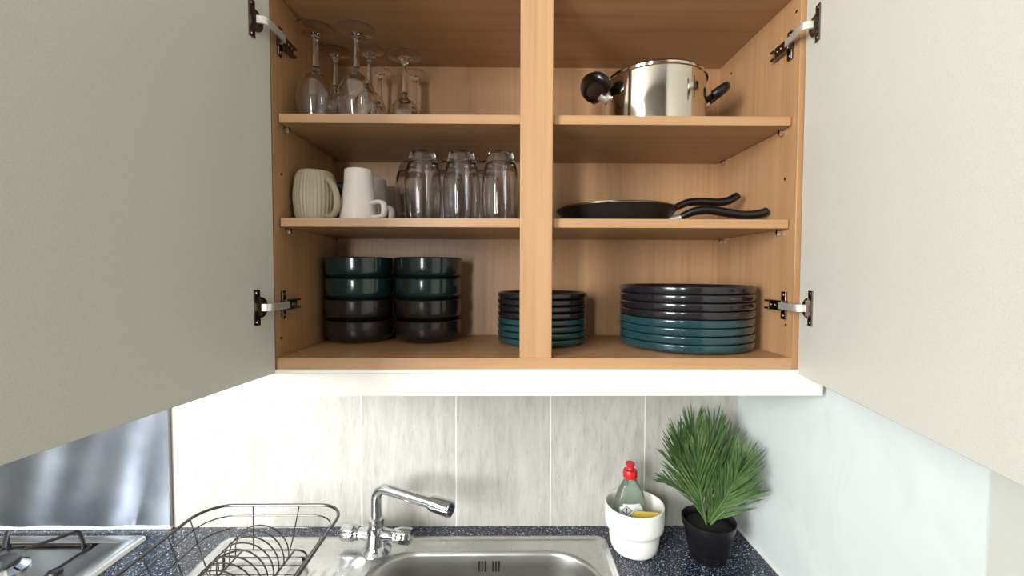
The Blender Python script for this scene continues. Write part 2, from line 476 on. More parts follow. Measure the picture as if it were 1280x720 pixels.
# ------------------------------------------------------------------ hob
hob = thing('gas_hob', 'stainless steel gas hob set into the worktop under the splashback', 'hob', (-1.16, 0, K))
HX1 = .294; HX0 = -.294; HY0 = -.26; HY1 = .235
bm = bmesh.new()
def hr(d, z, r): return ring(HX0+d, HX1-d, HY0+d, HY1-d, max(.004, r), z, 8)
RX0, RX1, RY0, RY1 = -.215, .215, -.20, .212
def rr_(d, z, r=.02): return ring(RX0+d, RX1-d, RY0+d, RY1-d, r, z, 8)
loft(bm, [hr(0, .0005, .014), hr(.001, .005, .0135), hr(.003, .0068, .012), hr(.012, .0075, .008), hr(.0135, .0098, .008), hr(.032, .0125, .006), hr(.035, .0105, .006),
          rr_(-.004, .0100), rr_(0, .0095), rr_(.006, .0035), rr_(.012, .0025)], False, True)
link_mesh('hob_plate', bm, HOBM, hob, smooth=40)
burners = [(.145, .118, .030), (-.115, .118, .036), (.105, -.105, .040), (-.115, -.105, .028)]
for (bx, by, br) in burners:
    bm = bmesh.new(); M = Matrix.Translation((bx-.055 if bx > .12 else bx, by, .003))
    lathe(bm, [(0, 0), (br+.014, 0), (br+.014, .004), (br+.006, .009), (br+.002, .012), (br+.002, .015), (0, .015)], 40, M)
    b = link_mesh('burner', bm, CHROME, hob, smooth=40)
    bm = bmesh.new(); M = Matrix.Translation((bx-.055 if bx > .12 else bx, by, .018))
    lathe(bm, [(0, 0), (br, 0), (br+.001, .002), (br, .006), (br-.004, .008), (0, .0086)], 40, M)
    link_mesh('burner_cap', bm, BURN, b, smooth=50)
# pan supports: one per side
for sx in (-1, 1):
    bm = bmesh.new()
    cx = .105*sx - (.0 if sx > 0 else .01)
    xa, xb = cx-.098, cx+.098
    zt = .045
    for y in (.185, .0, -.19):
        pass
    frame = [(x, y, .014) for x, y in rrect(xa, xb, -.192, .196, .012, 4)]
    if sx < 0 or True:
        for (cy) in (.112, -.105):
            for ang in (45, 135, 225, 315):
                a = radians(ang); R = .098 if True else 0
                ox, oy = cx+cos(a)*.115, cy+sin(a)*.113
                ix, iy = cx+cos(a)*.030, cy+sin(a)*.030
                ox = min(max(ox, xa), xb)
                mx, my = ox*.93+ix*.07, oy*.93+iy*.07
                tube(bm, [(ox, oy, .004), (ox, oy, .020), (mx, my, zt-.003), (mx*.96+ix*.04, my*.96+iy*.04, zt), (ix, iy, zt-.004)], .0035, 6)
    fr = [(x, y, .008) for x, y in rrect(xa, xb, -.195, .198, .012, 4)]
    tube(bm, fr, .0032, 6, closed=True)
    g = link_mesh('pan_support', bm, IRON, hob, smooth=50)
for i in range(4):
    bm = bmesh.new(); M = Matrix.Translation((.245, -.20+.062*i, .0118))
    lathe(bm, [(0, 0), (.019, 0), (.019, .003), (.015, .005), (.0135, .020), (.012, .022), (0, .022)], 28, M)
    link_mesh('control_knob', bm, BLACKP, hob, smooth=50)
bm = bmesh.new(); M = Matrix.Translation((.216, .105, .004))
lathe(bm, [(0, 0), (.012, 0), (.013, .003), (.012, .011), (.009, .013), (0, .013)], 24, M)
link_mesh('locating_foot', bm, BLACKP, hob, smooth=50)

# ------------------------------------------------------------------ dish rack
rack = thing('dish_rack', 'chromed wire dish rack standing on the sink drainer', 'dish rack', (-.53, 0, K+.004))
def rloop(x0, x1, y0, y1, r, z, n=8): return [(x, y, z) for x, y in rrect(x0, x1, y0, y1, r, n)]
TOPZ = .118
bm = bmesh.new(); tube(bm, rloop(-.142, .147, -.30, .150, .055, TOPZ), .0030, 8, closed=True); link_mesh('rim', bm, WIRE, rack, smooth=60)
def lv(z):     # interpolated outline between base and rim
    t = (z-.012)/(TOPZ-.012)
    return (-.112-.030*t**.7, .068+.079*t**1.1, -.25-.05*t, .162-.012*t)
for nm, z in (('upper_ring', .094), ('middle_ring', .066)):
    a, b, c, dd = lv(z)
    bm = bmesh.new(); tube(bm, rloop(a, b, c, dd, .05, z), .0014, 6, closed=True); link_mesh(nm, bm, WIRE, rack, smooth=60)
a, b, c, dd = lv(.014)
bm = bmesh.new(); tube(bm, rloop(a, b, c, dd, .035, .014), .0022, 6, closed=True); link_mesh('base_ring', bm, WIRE, rack, smooth=60)
def vw(x_t, y_t, x_b, y_b):
    bm = bmesh.new(); tube(bm, smoothpath([(x_t, y_t, TOPZ), ((x_t*.7+x_b*.3), (y_t*.7+y_b*.3), .085), ((x_t*.35+x_b*.65), (y_t*.35+y_b*.65), .045), (x_b, y_b, .014)], 5), .0013, 6)
    link_mesh('side_wire', bm, WIRE, rack, smooth=60)
for xt in (-.048, .048): vw(xt, .150, xt*.8-.018, .162); vw(xt, -.30, xt*.8-.018, -.25)
for y in (.10, .045, -.01, -.065, -.12, -.175, -.23):
    vw(-.142, y, -.110, y*.9+.01)
    vw(.147, y, .067, y*.9+.01)
bm = bmesh.new()
for y in (.14, .115, .088, .061, .034, .007, -.02, -.047, -.074, -.101, -.128, -.155, -.182, -.209):
    tube(bm, [(-.111, y, .0135), (.067, y, .0135)], .0012, 6)
for x in (-.077, .032): tube(bm, [(x, .161, .0155), (x, -.249, .0155)], .0020, 6)
link_mesh('base_wires', bm, WIRE, rack, smooth=60)
for i in range(20):
    y = .135 - i*.019
    bm = bmesh.new()
    pts_ = [(-.077, y, .016)]
    for k in range(13):
        a = pi - pi*k/12
        pts_.append((-.0225+.0545*cos(a), y-.006*sin(a), .030+.058*sin(a)))
    pts_.append((.032, y, .016))
    tube(bm, pts_, .0014, 6); link_mesh('plate_divider', bm, WIRE, rack, smooth=60)
for xx, yy in ((-.105, .14), (.060, .14), (-.105, -.23), (.060, -.23)):
    bm = bmesh.new(); tube(bm, [(xx, yy, .013), (xx, yy, 0.0005)], .003, 8); link_mesh('foot', bm, BLACKP, rack)
for y in (.10, .07, .04):
    bm = bmesh.new(); tube(bm, smoothpath([(-.111, y, .014), (-.102, y, .030), (-.090, y, .030), (-.088, y, .014)], 4), .0012, 6)
    link_mesh('wire_hook', bm, WIRE, rack, smooth=60)

# ------------------------------------------------------------------ wall cabinet
CX = .435; CB = .2554; ZF = 1.357; ZT = 1.966
cab = thing('wall_cabinet', 'white wall cabinet with both doors open and beech shelves inside', 'cabinet', (0, 0, 1.338))
def L(z): return z-1.338
def cpart(name, x0, x1, y0, y1, z0, z1, m, bv=.0007, parent=None):
    bm = bmesh.new(); box(bm, x0, x1, y0, y1, L(z0), L(z1)); return link_mesh(name, bm, m, parent or cab, smooth=35, bevel=bv)
def white_outside(o, axis, sign):
    o.data.materials.append(WHITE_TRIM)
    for p in o.data.polygons:
        if p.normal[axis]*sign > .9: p.material_index = 1
white_outside(cpart('bottom_panel', -CX, CX, -.015, CB, 1.338, ZF, W_X), 2, -1)
cpart('top_panel', -CX, CX, -.015, CB, ZT, ZT+.018, W_X)
white_outside(cpart('side_panel', -CX-.016, -CX, -.015, CB+.012, 1.338, ZT+.018, W_Z), 0, -1)
white_outside(cpart('side_panel', CX, CX+.016, -.015, CB+.012, 1.338, ZT+.018, W_Z), 0, 1)
cpart('back_panel', -CX, CX, CB, CB+.012, 1.338, ZT+.018, W_Z, None)
cpart('centre_stile', -.0275, .0265, -.016, -.001, ZF, ZT, W_Z, .0012)
cpart('shelf', -CX+.002, CX-.002, 0, CB-.002, 1.7515, 1.767, W_X, .0009)
cpart('shelf', -CX+.002, CX-.002, 0, CB-.002, 1.5775, 1.593, W_X, .0009)
for zs in (1.7515, 1.5775):
    for sx in (-1, 1):
        for y in (.022, .225):
            bm = bmesh.new()
            M = Matrix.Translation((sx*CX, y, L(zs-.0035))) @ Matrix.Rotation(-sx*pi/2, 4, 'Y')
            lathe(bm, [(0, 0), (.0032, 0), (.0032, .009), (0, .009)], 12, M)
            box(bm, sx*CX-sx*.0055-.0035, sx*CX-sx*.0055+.0035, y-.002, y+.002, L(zs-.010), L(zs-.0005))
            link_mesh('shelf_pin', bm, PIN, cab)
for (sx, y, z) in ((1, -.004, 1.939), (1, .004, 1.411), (1, .205, 1.933), (1, .016, 1.665), (-1, .0, 1.388), (-1, .01, 1.668), (1, .205, 1.665), (-1, .205, 1.665)):
    bm = bmesh.new()
    M = Matrix.Translation((sx*(CX+.0005), y, L(z))) @ Matrix.Rotation(-sx*pi/2, 4, 'Y')
    lathe(bm, [(0, 0), (.0028, 0), (.0026, .0008), (0, .0008)], 14, M)
    link_mesh('peg_hole', bm, HOLE, cab)

# doors: local frame, hinge edge at origin, leaf runs along -Y, inner face towards the opening
DOORZ0, DOORH = 1.332, .66
doors = {}
for sx, px, slope in ((-1, -.4345, .150), (1, .4415, .212)):
    leaf = bmesh.new()
    ang = math.atan(slope)*(1 if sx < 0 else -1)      # both leaves lean to the left of the viewer
    R_ = Matrix.Translation((px, -.0195, L(DOORZ0))) @ Matrix.Rotation(-math.atan(slope), 4, 'Z')
    x0, x1 = (-.018, 0) if sx < 0 else (0, .018)
    box(leaf, x0, x1, -.446, 0, 0, DOORH, R_)
    doors[sx] = (link_mesh('door', leaf, LAM, cab, bevel=.0012), R_)
# hinges
for sx in (-1, 1):
    _, R_ = doors[sx]
    ii = -sx     # direction from panel/door into the opening
    for zc in ((1.8885, 1.445)):
        zz = L(zc)
        bm = bmesh.new()        # cross mounting plate + body on the side panel
        X = sx*CX
        def bx(xa, xb, *r): box(bm, min(xa, xb), max(xa, xb), *r)
        bx(X, X+ii*.004, .001, .013, zz-.024, zz+.024)
        for dzz in (-.018, .018): tube(bm, [(X+ii*.003, .007, zz+dzz), (X+ii*.0055, .007, zz+dzz)], .0034, 12)
        bx(X, X+ii*.012, -.001, .034, zz-.0085, zz+.0085)
        bx(X+ii*.002, X+ii*.012, .034, .048, zz-.0085, zz-.0050); bx(X+ii*.002, X+ii*.012, .034, .048, zz+.0050, zz+.0085)
        bx(X+ii*.002, X+ii*.005, .034, .044, zz-.006, zz+.006)
        tube(bm, [(X+ii*.010, .018, zz), (X+ii*.0140, .018, zz)], .0038, 12)
        tube(bm, [(X+ii*.010, .029, zz), (X+ii*.0130, .029, zz)], .0030, 12)
        plate = link_mesh('hinge', bm, HINGEM, cab, bevel=.0008)
        bm = bmesh.new()        # cup flange on the door
        def P(xd, yd, zd): return (R_ @ Vector((xd, yd, 0))).xy.to_tuple()+(zz+zd,)
        Mh = Matrix.Translation((0, 0, zz-L(DOORZ0))) @ Matrix.Identity(4)
        Mh = R_ @ Mh
        a, b = (0, .0022) if sx < 0 else (-.0022, 0)
        box(bm, a, b, -.047, -.035, -.028, .028, Mh)
        hd_ = [(-.0352+.0165*sin(pi*k/16), .0165*cos(pi*k/16)) for k in range(17)]
        loft(bm, [[Mh @ Vector((x_, y_, z_)) for y_, z_ in hd_] for x_ in (0, ii*.0030)], True, True)
        hd_ = [(-.0352+.0125*sin(pi*k/16), .0125*cos(pi*k/16)) for k in range(17)]
        loft(bm, [[Mh @ Vector((x_, y_, z_)) for y_, z_ in hd_] for x_ in (ii*.0030, ii*.0060)], True, True)
        for dzz in (-.023, .023): 
            lathe(bm, [(0, .0018), (.0036, .0018), (.0030, .0034), (0, .0034)], 12, Mh @ Matrix.Translation((0, -.041, dzz)) @ Matrix.Rotation((-sx)*pi/2, 4, 'Y'))
        link_mesh('hinge_cup', bm, HINGEM, plate)
        bm = bmesh.new()        # bright arm bridging door and plate
        p1 = (R_ @ Vector((ii*.006, -.037, 0))); p2 = Vector((X+ii*.0115, .008, 0)); p15 = Vector((p1.x+ii*.012, p1.y+.006, 0))
        path = smoothpath([(p1.x, p1.y, zz), (p15.x, p15.y, zz), (p2.x+ii*.0035, -.012, zz), (p2.x+ii*.002, .002, zz)], 5)
        rings_ = []
        for i, p in enumerate(path):
            q = path[min(i+1, len(path)-1)]-path[max(i-1, 0)]; q.z = 0; q.normalize(); nrm = Vector((-q.y, q.x, 0))*.0018
            h2 = .0058
            rings_.append([p+nrm+Vector((0, 0, h2)), p-nrm+Vector((0, 0, h2)), p-nrm-Vector((0, 0, h2)), p+nrm-Vector((0, 0, h2))])
        loft(bm, rings_, True, True)
        link_mesh('hinge_arm', bm, HINGEA, plate, bevel=.0005)

# pelmet board below the cabinet
bm = bmesh.new(); box(bm, -.575, .489, -.016, .002, L(1.2925), L(1.332)); pel = link_mesh('pelmet', bm, WHITE_TRIM, cab, bevel=.0012)
pel['label'] = 'white pelmet board'
bm = bmesh.new()
prof = [(.004, L(1.331)), (-.0185, L(1.331)), (-.0205, L(1.3325)), (-.0212, L(1.3343)), (-.0205, L(1.3362)), (-.0185, L(1.3375)), (.004, L(1.3375))]
loft(bm, [[(-.575, y, z) for y, z in prof], [(.489, y, z) for y, z in prof]], True, True)
link_mesh('moulding', bm, WHITE_TRIM, pel, smooth=60)

# ------------------------------------------------------------------ dishes and glasses
def wine_glass(loc, h, rb, rf, label, hb=.085, group='upturned stem glasses'):
    """upside-down stem glass: rim on the shelf, foot in the air"""
    t = thing('wine_glass', label, 'glass', loc, random.uniform(0, 3), group)
    rr = rb*.80; w = .0011
    zb = hb
    outer = [(rr, 0.0), (rr+.4*(rb-rr), .010), (rb*.97, .024), (rb, .038), (rb*.94, .054), (rb*.76, .069), (rb*.46, .080), (.0085, zb+.001)]
    outer = [(r, z*hb/.085) for r, z in outer]
    inner = [(max(0, r-w), z) for r, z in outer[:-1]] + [(0, zb-.001)]
    inner[0] = (rr-w, 0)
    bm = bmesh.new()
    sp_ = lambda P: [(max(0, v.x), v.z) for v in smoothpath([(r, 0, z) for r, z in P], 4)]
    o_ = sp_(outer); i_ = sp_(inner)
    lathe(bm, i_[::-1] + o_ + [(.006, zb+.006), (.0045, zb+.012)] + [(0, zb+.012)], 40)
    link_mesh('bowl', bm, GLASS, t, smooth=180)
    bm = bmesh.new()
    zs = zb+.0125; ze = h-.012
    tube(bm, [(0, 0, zs), (0, 0, zs+.012), (0, 0, (zs+ze)/2), (0, 0, ze-.010), (0, 0, ze-.005), (0, 0, ze-.003), (0, 0, ze)],
         [.0055, .0048, .0040, .0036, .0038, .0062, .0058], 20)
    link_mesh('stem', bm, GLASS, t, smooth=60)
    bm = bmesh.new()
    lathe(bm, [(0, h-.0115), (.0056, h-.0115), (.0085, h-.0090), (rf*.5, h-.0052), (rf*.93, h-.0017), (rf, h-.0012), (rf*1.0, h-.0004), (rf*.93, h-.0003), (rf*.5, h-.0038), (.006, h-.0066), (0, h-.007)], 40)
    link_mesh('foot', bm, GLASS, t, smooth=50)
    return t
Z1 = 1.7672; Z2 = 1.5932; Z0 = 1.3572
wine_glass((-.3890, .045, Z1), .163, .0353, .0335, 'leftmost stem glass in the front row, upside down on the top shelf')
wine_glass((-.3175, .045, Z1), .163, .0350, .0325, 'tall upturned stem glass in the middle of the front row, top shelf')
wine_glass((-.2545, .140, Z1), .165, .0335, .0325, 'upturned stem glass standing furthest right, nearest the empty part of the top shelf', .080)
wine_glass((-.384, .121, Z1), .163, .033, .0275, 'upturned stem glass directly behind the leftmost stem glass')
wine_glass((-.317, .115, Z1), .162, .033, .0275, 'upturned stem glass directly behind the middle front stem glass')
wine_glass((-.3235, .205, Z1), .165, .030, .0235, 'small upturned stem glass at the back, seen between the middle and right glasses')
wine_glass((-.2495, .213, Z1), .165, .030, .0225, 'small upturned stem glass at the back, just right of the furthest right glass', .078)

def tumbler(loc, label):
    t = tag(None or bpy.data.objects.new('tumbler', None), label, 'glass', 'upturned tumblers on the middle shelf')
    COL.objects.link(t); t.location = loc; t.rotation_euler = (0, 0, random.uniform(0, 3))
    o_ = [(.0285, 0), (.0310, .012), (.0330, .032), (.0333, .052), (.0320, .074), (.0285, .096), (.0262, .104)]
    i_ = [(.0270, 0), (.0294, .012), (.0313, .032), (.0316, .052), (.0302, .074), (.0262, .094), (.0200, .103), (0, .105)]
    S = lambda P: [(max(0, v.x), v.z) for v in smoothpath([(r, 0, z) for r, z in P], 4)]
    bm = bmesh.new()
    fac = lambda a, z: 1+(.010*cos(10*a) if z < .100 else 0)
    lathe(bm, S(i_)[::-1] + S(o_) + [(.0245, .110), (.0218, .121), (.0205, .1225), (.0190, .1215), (.014, .118), (0, .117)], 60, rfun=fac)
    link_mesh('glass_body', bm, SMOKE, t, smooth=60)
    return t
tumbler((-.2005, .045, Z2), 'left one of the three clear tumblers at the shelf front, upside down')
tumbler((-.1310, .045, Z2), 'middle one of the three clear tumblers at the shelf front, upside down')
tumbler((-.0610, .045, Z2), 'upturned clear tumbler at the shelf front, touching the centre stile')
tumbler((-.2370, .118, Z2), 'upturned tumbler in the second row, peeping out left beside the white mugs')
tumbler((-.1660, .118, Z2), 'second-row tumbler seen between the left and middle front tumblers')
tumbler((-.0960, .118, Z2), 'second-row tumbler seen between the middle and right front tumblers')

def mug(loc, prof, mat, rz, handle_pts, hr_, label, cat='mug', rfun=None, group=None, hflat=1.0):
    t = thing('mug', label, cat, loc, rz, group)
    bm = bmesh.new()
    S = lambda P: [(max(0, v.x), v.z) for v in smoothpath([(r, 0, z) for r, z in P], 4)]
    o_ = S(prof)
    top = prof[-1][1]
    i_ = [(max(.001, r-.0035), min(z, top-.006)) for r, z in o_]
    lathe(bm, [(0, top-.006)] + i_[::-1] + o_ + [(prof[-1][0]-.0015, top+.0012), (prof[-1][0]*.85, top+.0012), (prof[-1][0]*.8, top-.0005), (0, top-.0005)], 288 if rfun else 96, rfun=rfun)
    link_mesh('mug_body', bm, mat, t, smooth=50)
    bm = bmesh.new(); tube(bm, smoothpath(handle_pts, 8), hr_, 12, flat=hflat, up=(0, 1, 0)); link_mesh('handle', bm, mat, t, smooth=60)
    return t
rib = lambda a, z: 1+.030*(abs(cos(17*a))-.6)*(1 if .006 < z < .080 else .2)
mug((-.3945, .050, Z2), [(.0325, 0), (.0350, .012), (.0372, .032), (.0374, .048), (.0352, .066), (.0325, .079), (.0290, .0865)], MUGBEIGE, radians(-34),
    [(.033, 0, .072), (.045, 0, .066), (.059, 0, .046), (.062, 0, .022), (.050, 0, .006), (.034, 0, .007)], .0046,
    'ribbed beige mug upside down beside the cabinet side on the middle shelf', rfun=rib, hflat=1.25)
wm = [(.0345, 0), (.0342, .006), (.0325, .026), (.0288, .048), (.0258, .066), (.0250, .082), (.0243, .0905)]
wh = [(.032, 0, .031), (.046, 0, .032), (.0555, 0, .028), (.0575, 0, .018), (.0550, 0, .008), (.045, 0, .0055), (.033, 0, .006)]
mug((-.3170, .050, Z2), wm, MUGWHITE, radians(-24), wh, .0042, 'white flared mug upside down at the shelf front beside the ribbed beige mug', group='white flared mugs', hflat=1.7)
mug((-.3145, .127, Z2), wm, MUGWHITE, radians(-38), wh, .0042, 'white flared mug upside down directly behind the front white mug', group='white flared mugs', hflat=1.7)
mug((-.3090, .205, Z2), wm, MUGWHITE, radians(-30), wh, .0042, 'white flared mug at the back of the row of three white mugs', group='white flared mugs', hflat=1.7)
mug((-.3900, .140, Z2), [(.0345, 0), (.0345, .04), (.0345, .075), (.0330, .0820)], MUGDARK, radians(80),
    [(.033, 0, .066), (.050, 0, .062), (.054, 0, .040), (.048, 0, .020), (.033, 0, .016)], .0045, 'dark mug mostly hidden behind the ribbed beige mug')

# bowls, stacked mouth up
def bowl_mesh(r, h):
    bm = bmesh.new()
    S = lambda P: [(max(0, v.x), v.z) for v in smoothpath([(a, 0, b) for a, b in P], 4)]
    o_ = S([(r*.70, 0), (r*.84, .0035), (r*.955, .012), (r*.985, .022), (r*.995, h-.004), (r, h-.0012)])
    i_ = S([(r-.0045, h-.0015), (r-.0058, .024), (r*.90, .0135), (r*.72, .0065), (0, .0055)])
    lathe(bm, [(0, .0018), (r*.66, .0018), (r*.68, 0)] + o_ + [(r-.0012, h), (r-.0030, h)] + i_, 72)
    me_o = link_mesh('tmp', bm, CHAR, smooth=50); me = me_o.data
    bpy.data.objects.remove(me_o); return me
def stack(name, me_fun, cx, cy, z, n_dark, n_col, step, mdark, mcol, labels, cat, group, jitter=.001):
    meD = me_fun(); meC = meD.copy(); meD.materials[0] = mdark; meC.materials[0] = mcol
    for i in range(8 if n_dark+n_col == 8 else n_dark+n_col):
        col_first = labels['first'] == 'col'
        is_col = (i < n_col) if col_first else (i >= n_dark)
        o = bpy.data.objects.new(name, meC if is_col else meD); COL.objects.link(o)
        o.location = (cx+random.uniform(-jitter, jitter), cy+random.uniform(-jitter, jitter), z+i*step)
        tag(o, labels['f'](i), cat, group)
ordn = ['bottom', 'second from bottom', 'third from bottom', 'top']
def blab(side, near):
    def f(i):
        c = 'dark brown' if i < 2 else 'dark green'
        w = {0: 'lowest in', 1: 'second up in', 2: 'just under the top of', 3: 'topmost of'}[i]
        return '%s bowl, %s the %s bowl stack %s' % (c, w, side, near)
    return f
stack('bowl', lambda: bowl_mesh(.0705, .046), -.3615, .181, Z0, 2, 2, .0428, BBROWN, BGREEN, dict(first='dark', f=blab('left', 'by the cabinet side')), 'bowl', 'bowls in the left stack')
stack('bowl', lambda: bowl_mesh(.0705, .046), -.2165, .181, Z0, 2, 2, .0428, BBROWN, BGREEN, dict(first='dark', f=blab('right', 'on the cabinet floor')), 'bowl', 'bowls in the right stack')

def plate_mesh(r, h):
    bm = bmesh.new()
    S = lambda P: [(max(0, v.x), v.z) for v in smoothpath([(a, 0, b) for a, b in P], 4)]
    o_ = S([(r*.70, 0), (r*.86, .0008), (r-.006, .0022), (r-.0010, .0052), (r, h-.005), (r, h-.0022)])
    i_ = S([(r-.0045, h-.002), (r-.0068, h-.006), (r-.016, .0065), (r*.75, .0052), (0, .0046)])
    lathe(bm, [(0, .0012), (r*.66, .0012), (r*.68, 0)] + o_ + [(r-.0006, h-.0008), (r-.0022, h), (r-.0038, h-.0006)] + i_, 96)
    o = link_mesh('tmp', bm, CHAR, smooth=55); me = o.data
    bpy.data.objects.remove(o); return me
pos8 = ['lowest in', 'second up in', 'third up in', 'highest teal one in', 'lowest charcoal one in', 'third from top in', 'second from top in', 'topmost of']
def plab(size, where):
    return lambda i: '%s %s plate, %s the stack %s' % (size, 'glossy teal' if i < 4 else 'charcoal', pos8[i], where)
stack('side_plate', lambda: plate_mesh(.0925, .0150), .0235, .160, Z0, 4, 4, .01275, CHAR, TEAL, dict(first='col', f=plab('small', 'behind the centre stile')), 'plate', 'small plates in the stack', .0007)
stack('dinner_plate', lambda: plate_mesh(.1268, .0172), .3085, .1275, Z0, 4, 4, .01465, CHAR, TEAL, dict(first='col', f=plab('large', 'at cabinet floor right')), 'plate', 'dinner plates in the stack', .0006)

# ------------------------------------------------------------------ cooking pot
pot = thing('cooking_pot', 'polished steel casserole pot with black handles on the top shelf', 'pot', (.2395, .128, Z1))
bm = bmesh.new(); R = .0975; H = .104
lathe(bm, [(0, 0), (R-.006, 0), (R-.001, .004), (R, .010), (R, H-.003), (R+.0025, H-.0015), (R+.003, H), (R+.001, H+.001), (R-.0015, H), (R-.0015, .006), (0, .004)], 96)
link_mesh('pot_body', bm, POTM, pot, smooth=40)
lid_bm = bmesh.new()
lathe(lid_bm, [(R-.002, H+.0015), (R+.0005, H+.0018), (R+.001, H+.0035), (R-.003, H+.005), (R-.009, H+.012), (R-.012, H+.0135), (R*.6, H+.0165), (R*.2, H+.018), (0, H+.018), ], 96)
link_mesh('lid', lid_bm, POTM, pot, smooth=35)
kb = bmesh.new(); lathe(kb, [(0, H+.018), (.010, H+.018), (.010, H+.023), (.019, H+.026), (.019, H+.031), (.015, H+.034), (0, H+.035)], 32)
link_mesh('lid_knob', kb, BAKELITE, pot, smooth=50)
for ang in (190, 2):
    a = radians(ang); M = Matrix.Rotation(a, 4, 'Z')
    hz = .085 if ang == 190 else .080
    bm = bmesh.new()
    # loop grip
    loopp = [M @ Vector(p) for p in [(R+.010, -.030, hz-.004), (R+.022, -.036, hz+.004), (R+.033, -.028, hz+.012), (R+.039, 0, hz+.016), (R+.033, .028, hz+.012), (R+.022, .036, hz+.004), (R+.010, .030, hz-.004)]]
    tube(bm, smoothpath(loopp, 6), .0115, 12, flat=.8)
    web = [[M @ Vector(p) for p in ((R+.008, -.028, hz-.012), (R+.008, .028, hz-.012), (R+.008, .028, hz+.0), (R+.008, -.028, hz+.0))],
           [M @ Vector(p) for p in ((R+.038, -.024, hz+.006), (R+.038, .024, hz+.006), (R+.038, .024, hz+.016), (R+.038, -.024, hz+.016))]]
    loft(bm, web, True, True)
    hnd = link_mesh('handle', bm, BAKELITE, pot, smooth=60)
    bm = bmesh.new()
    tube(bm, [M @ Vector((R-.001, 0, hz-.010)), M @ Vector((R+.004, 0, hz-.010)), M @ Vector((R+.005, 0, hz-.010)), M @ Vector((R+.014, 0, hz-.008))], [.0115, .0115, .0085, .0085], 20)
    link_mesh('ferrule', bm, HINGEA, hnd, smooth=50)

# ------------------------------------------------------------------ frying pans (one nested in the other)
def frypan(loc, r, h, rz, hp, rad, label, ferr=None):
    t = thing('frying_pan', label, 'frying pan', loc, rz, 'nested frying pans')
    bm = bmesh.new()
    lathe(bm, [(0, 0), (r*.74, 0), (r*.78, .002), (r*.86, h*.35), (r*.95, h*.8), (r, h-.001), (r+.0012, h), (r-.0008, h+.0004), (r*.945-.002, h*.8), (r*.85-.002, h*.38), (r*.765, .0045), (0, .0035)], 72)
    link_mesh('pan_body', bm, NONSTICK, t, smooth=50)
    bm = bmesh.new()
    tube(bm, [(r*cos(k*2*pi/72)*1.003, r*sin(k*2*pi/72)*1.003, h-.0002) for k in range(72)], .0008, 6, closed=True)
    link_mesh('rim', bm, PANRIM, t, smooth=60)
    bm = bmesh.new(); pp = smoothpath(hp, 7); n = len(pp)
    rr = [rad[0]+(rad[1]-rad[0])*min(1, i/(n*.35)) if i < n*.7 else rad[1]+(rad[2]-rad[1])*((i-n*.7)/(n*.3)) for i in range(n)]
    rr[-1] *= .55; rr[-2] *= .9
    tube(bm, pp, rr, 16, flat=.75, up=(0, 0, 1)); hd = link_mesh('handle', bm, BAKELITE, t, smooth=60)
    bm = bmesh.new()
    f0, f1 = ferr
    tube(bm, [f0, f1], [.0135, .0115], 16, flat=.62, up=(0, 0, 1)); link_mesh('ferrule', bm, HINGEA, hd, smooth=40)
frypan((.170, .136, Z2), .1185, .033, radians(-17), [(.118, 0, .012), (.129, 0, .019), (.148, 0, .0265), (.173, 0, .028), (.203, 0, .022), (.234, 0, .016), (.260, 0, .018), (.273, 0, .023)], (.0085, .0112, .0102),
       'black frying pan resting on the middle shelf, the lower of two', ((.090, 0, .010), (.123, 0, .0145)))
frypan((.168, .137, Z2+.0045), .112, .0315, radians(-4), [(.110, 0, .028), (.124, 0, .036), (.146, 0, .0445), (.172, 0, .046), (.200, 0, .044), (.222, 0, .047), (.236, 0, .054), (.242, 0, .058)], (.0080, .0108, .0100),
       'black frying pan nested inside the lower one, its handle sticking up higher', ((.098, 0, .024), (.114, 0, .031)))

# ------------------------------------------------------------------ white planter-shaped caddy, bottle, sponge
CPX, CPY = .233, .194
cad = bmesh.new(); RO = .0635
S = lambda P: [(max(0, v.x), v.z) for v in smoothpath([(a, 0, b) for a, b in P], 5)]
o_ = S([(.0430, .0), (.0475, .003), (.0510, .012), (.0535, .026), (.0540, .042)]) + S([(.0545, .0455), (.0585, .0485), (.0620, .0545), (.0632, .065), (.0635, .085), (.0635, .0985)])
i_ = S([(.0595, .0985), (.0592, .068), (.0560, .054), (.0495, .044), (.0480, .020), (.040, .008), (0, .006)])
lathe(cad, [(0, .002), (.040, .002), (.0415, 0)] + o_ + [(.0630, .1005), (.0615, .1012), (.0600, .1004)] + i_, 96)
o = link_mesh('utensil_pot', cad, CERWHITE, smooth=50, loc=(CPX, CPY, K))
tag(o, 'white two-tier ceramic pot holding the soap bottle beside the sink', 'pot')

bot = thing('soap_bottle', 'pale green dish soap bottle with red cap inside the white pot', 'bottle', (.226, .205, K+.0065), radians(12))
BS = .62
bprof = [(r_*1.09 if r_ > .012 else r_, z_*.935) for r_, z_ in [(0, 0), (.030, 0), (.0345, .004), (.036, .015), (.037, .050), (.0365, .075), (.0345, .095), (.0290, .118), (.0210, .138), (.0145, .150), (.0115, .157), (.0115, .163), (0, .163)]]
bs = S(bprof[2:-2])
full = [(0, 0), (.0327, 0)] + bs + [(.0115, .1524), (0, .1524)]
bm = bmesh.new(); lathe(bm, full, 64, sy=BS); link_mesh('bottle_body', bm, GREEN_LIQ, bot, smooth=60)
def rad_at(z):
    for (r0, z0), (r1, z1) in zip(full[1:-1], full[2:-1]):
        if z0 <= z <= z1 and z1 > z0: return r0+(r1-r0)*(z-z0)/(z1-z0)
    return .037
def bsurf(a, z, off): # a measured from the front (-Y)
    r = rad_at(z)+off; return Vector((r*sin(a), -(r*BS+off*.3)*cos(a), z))
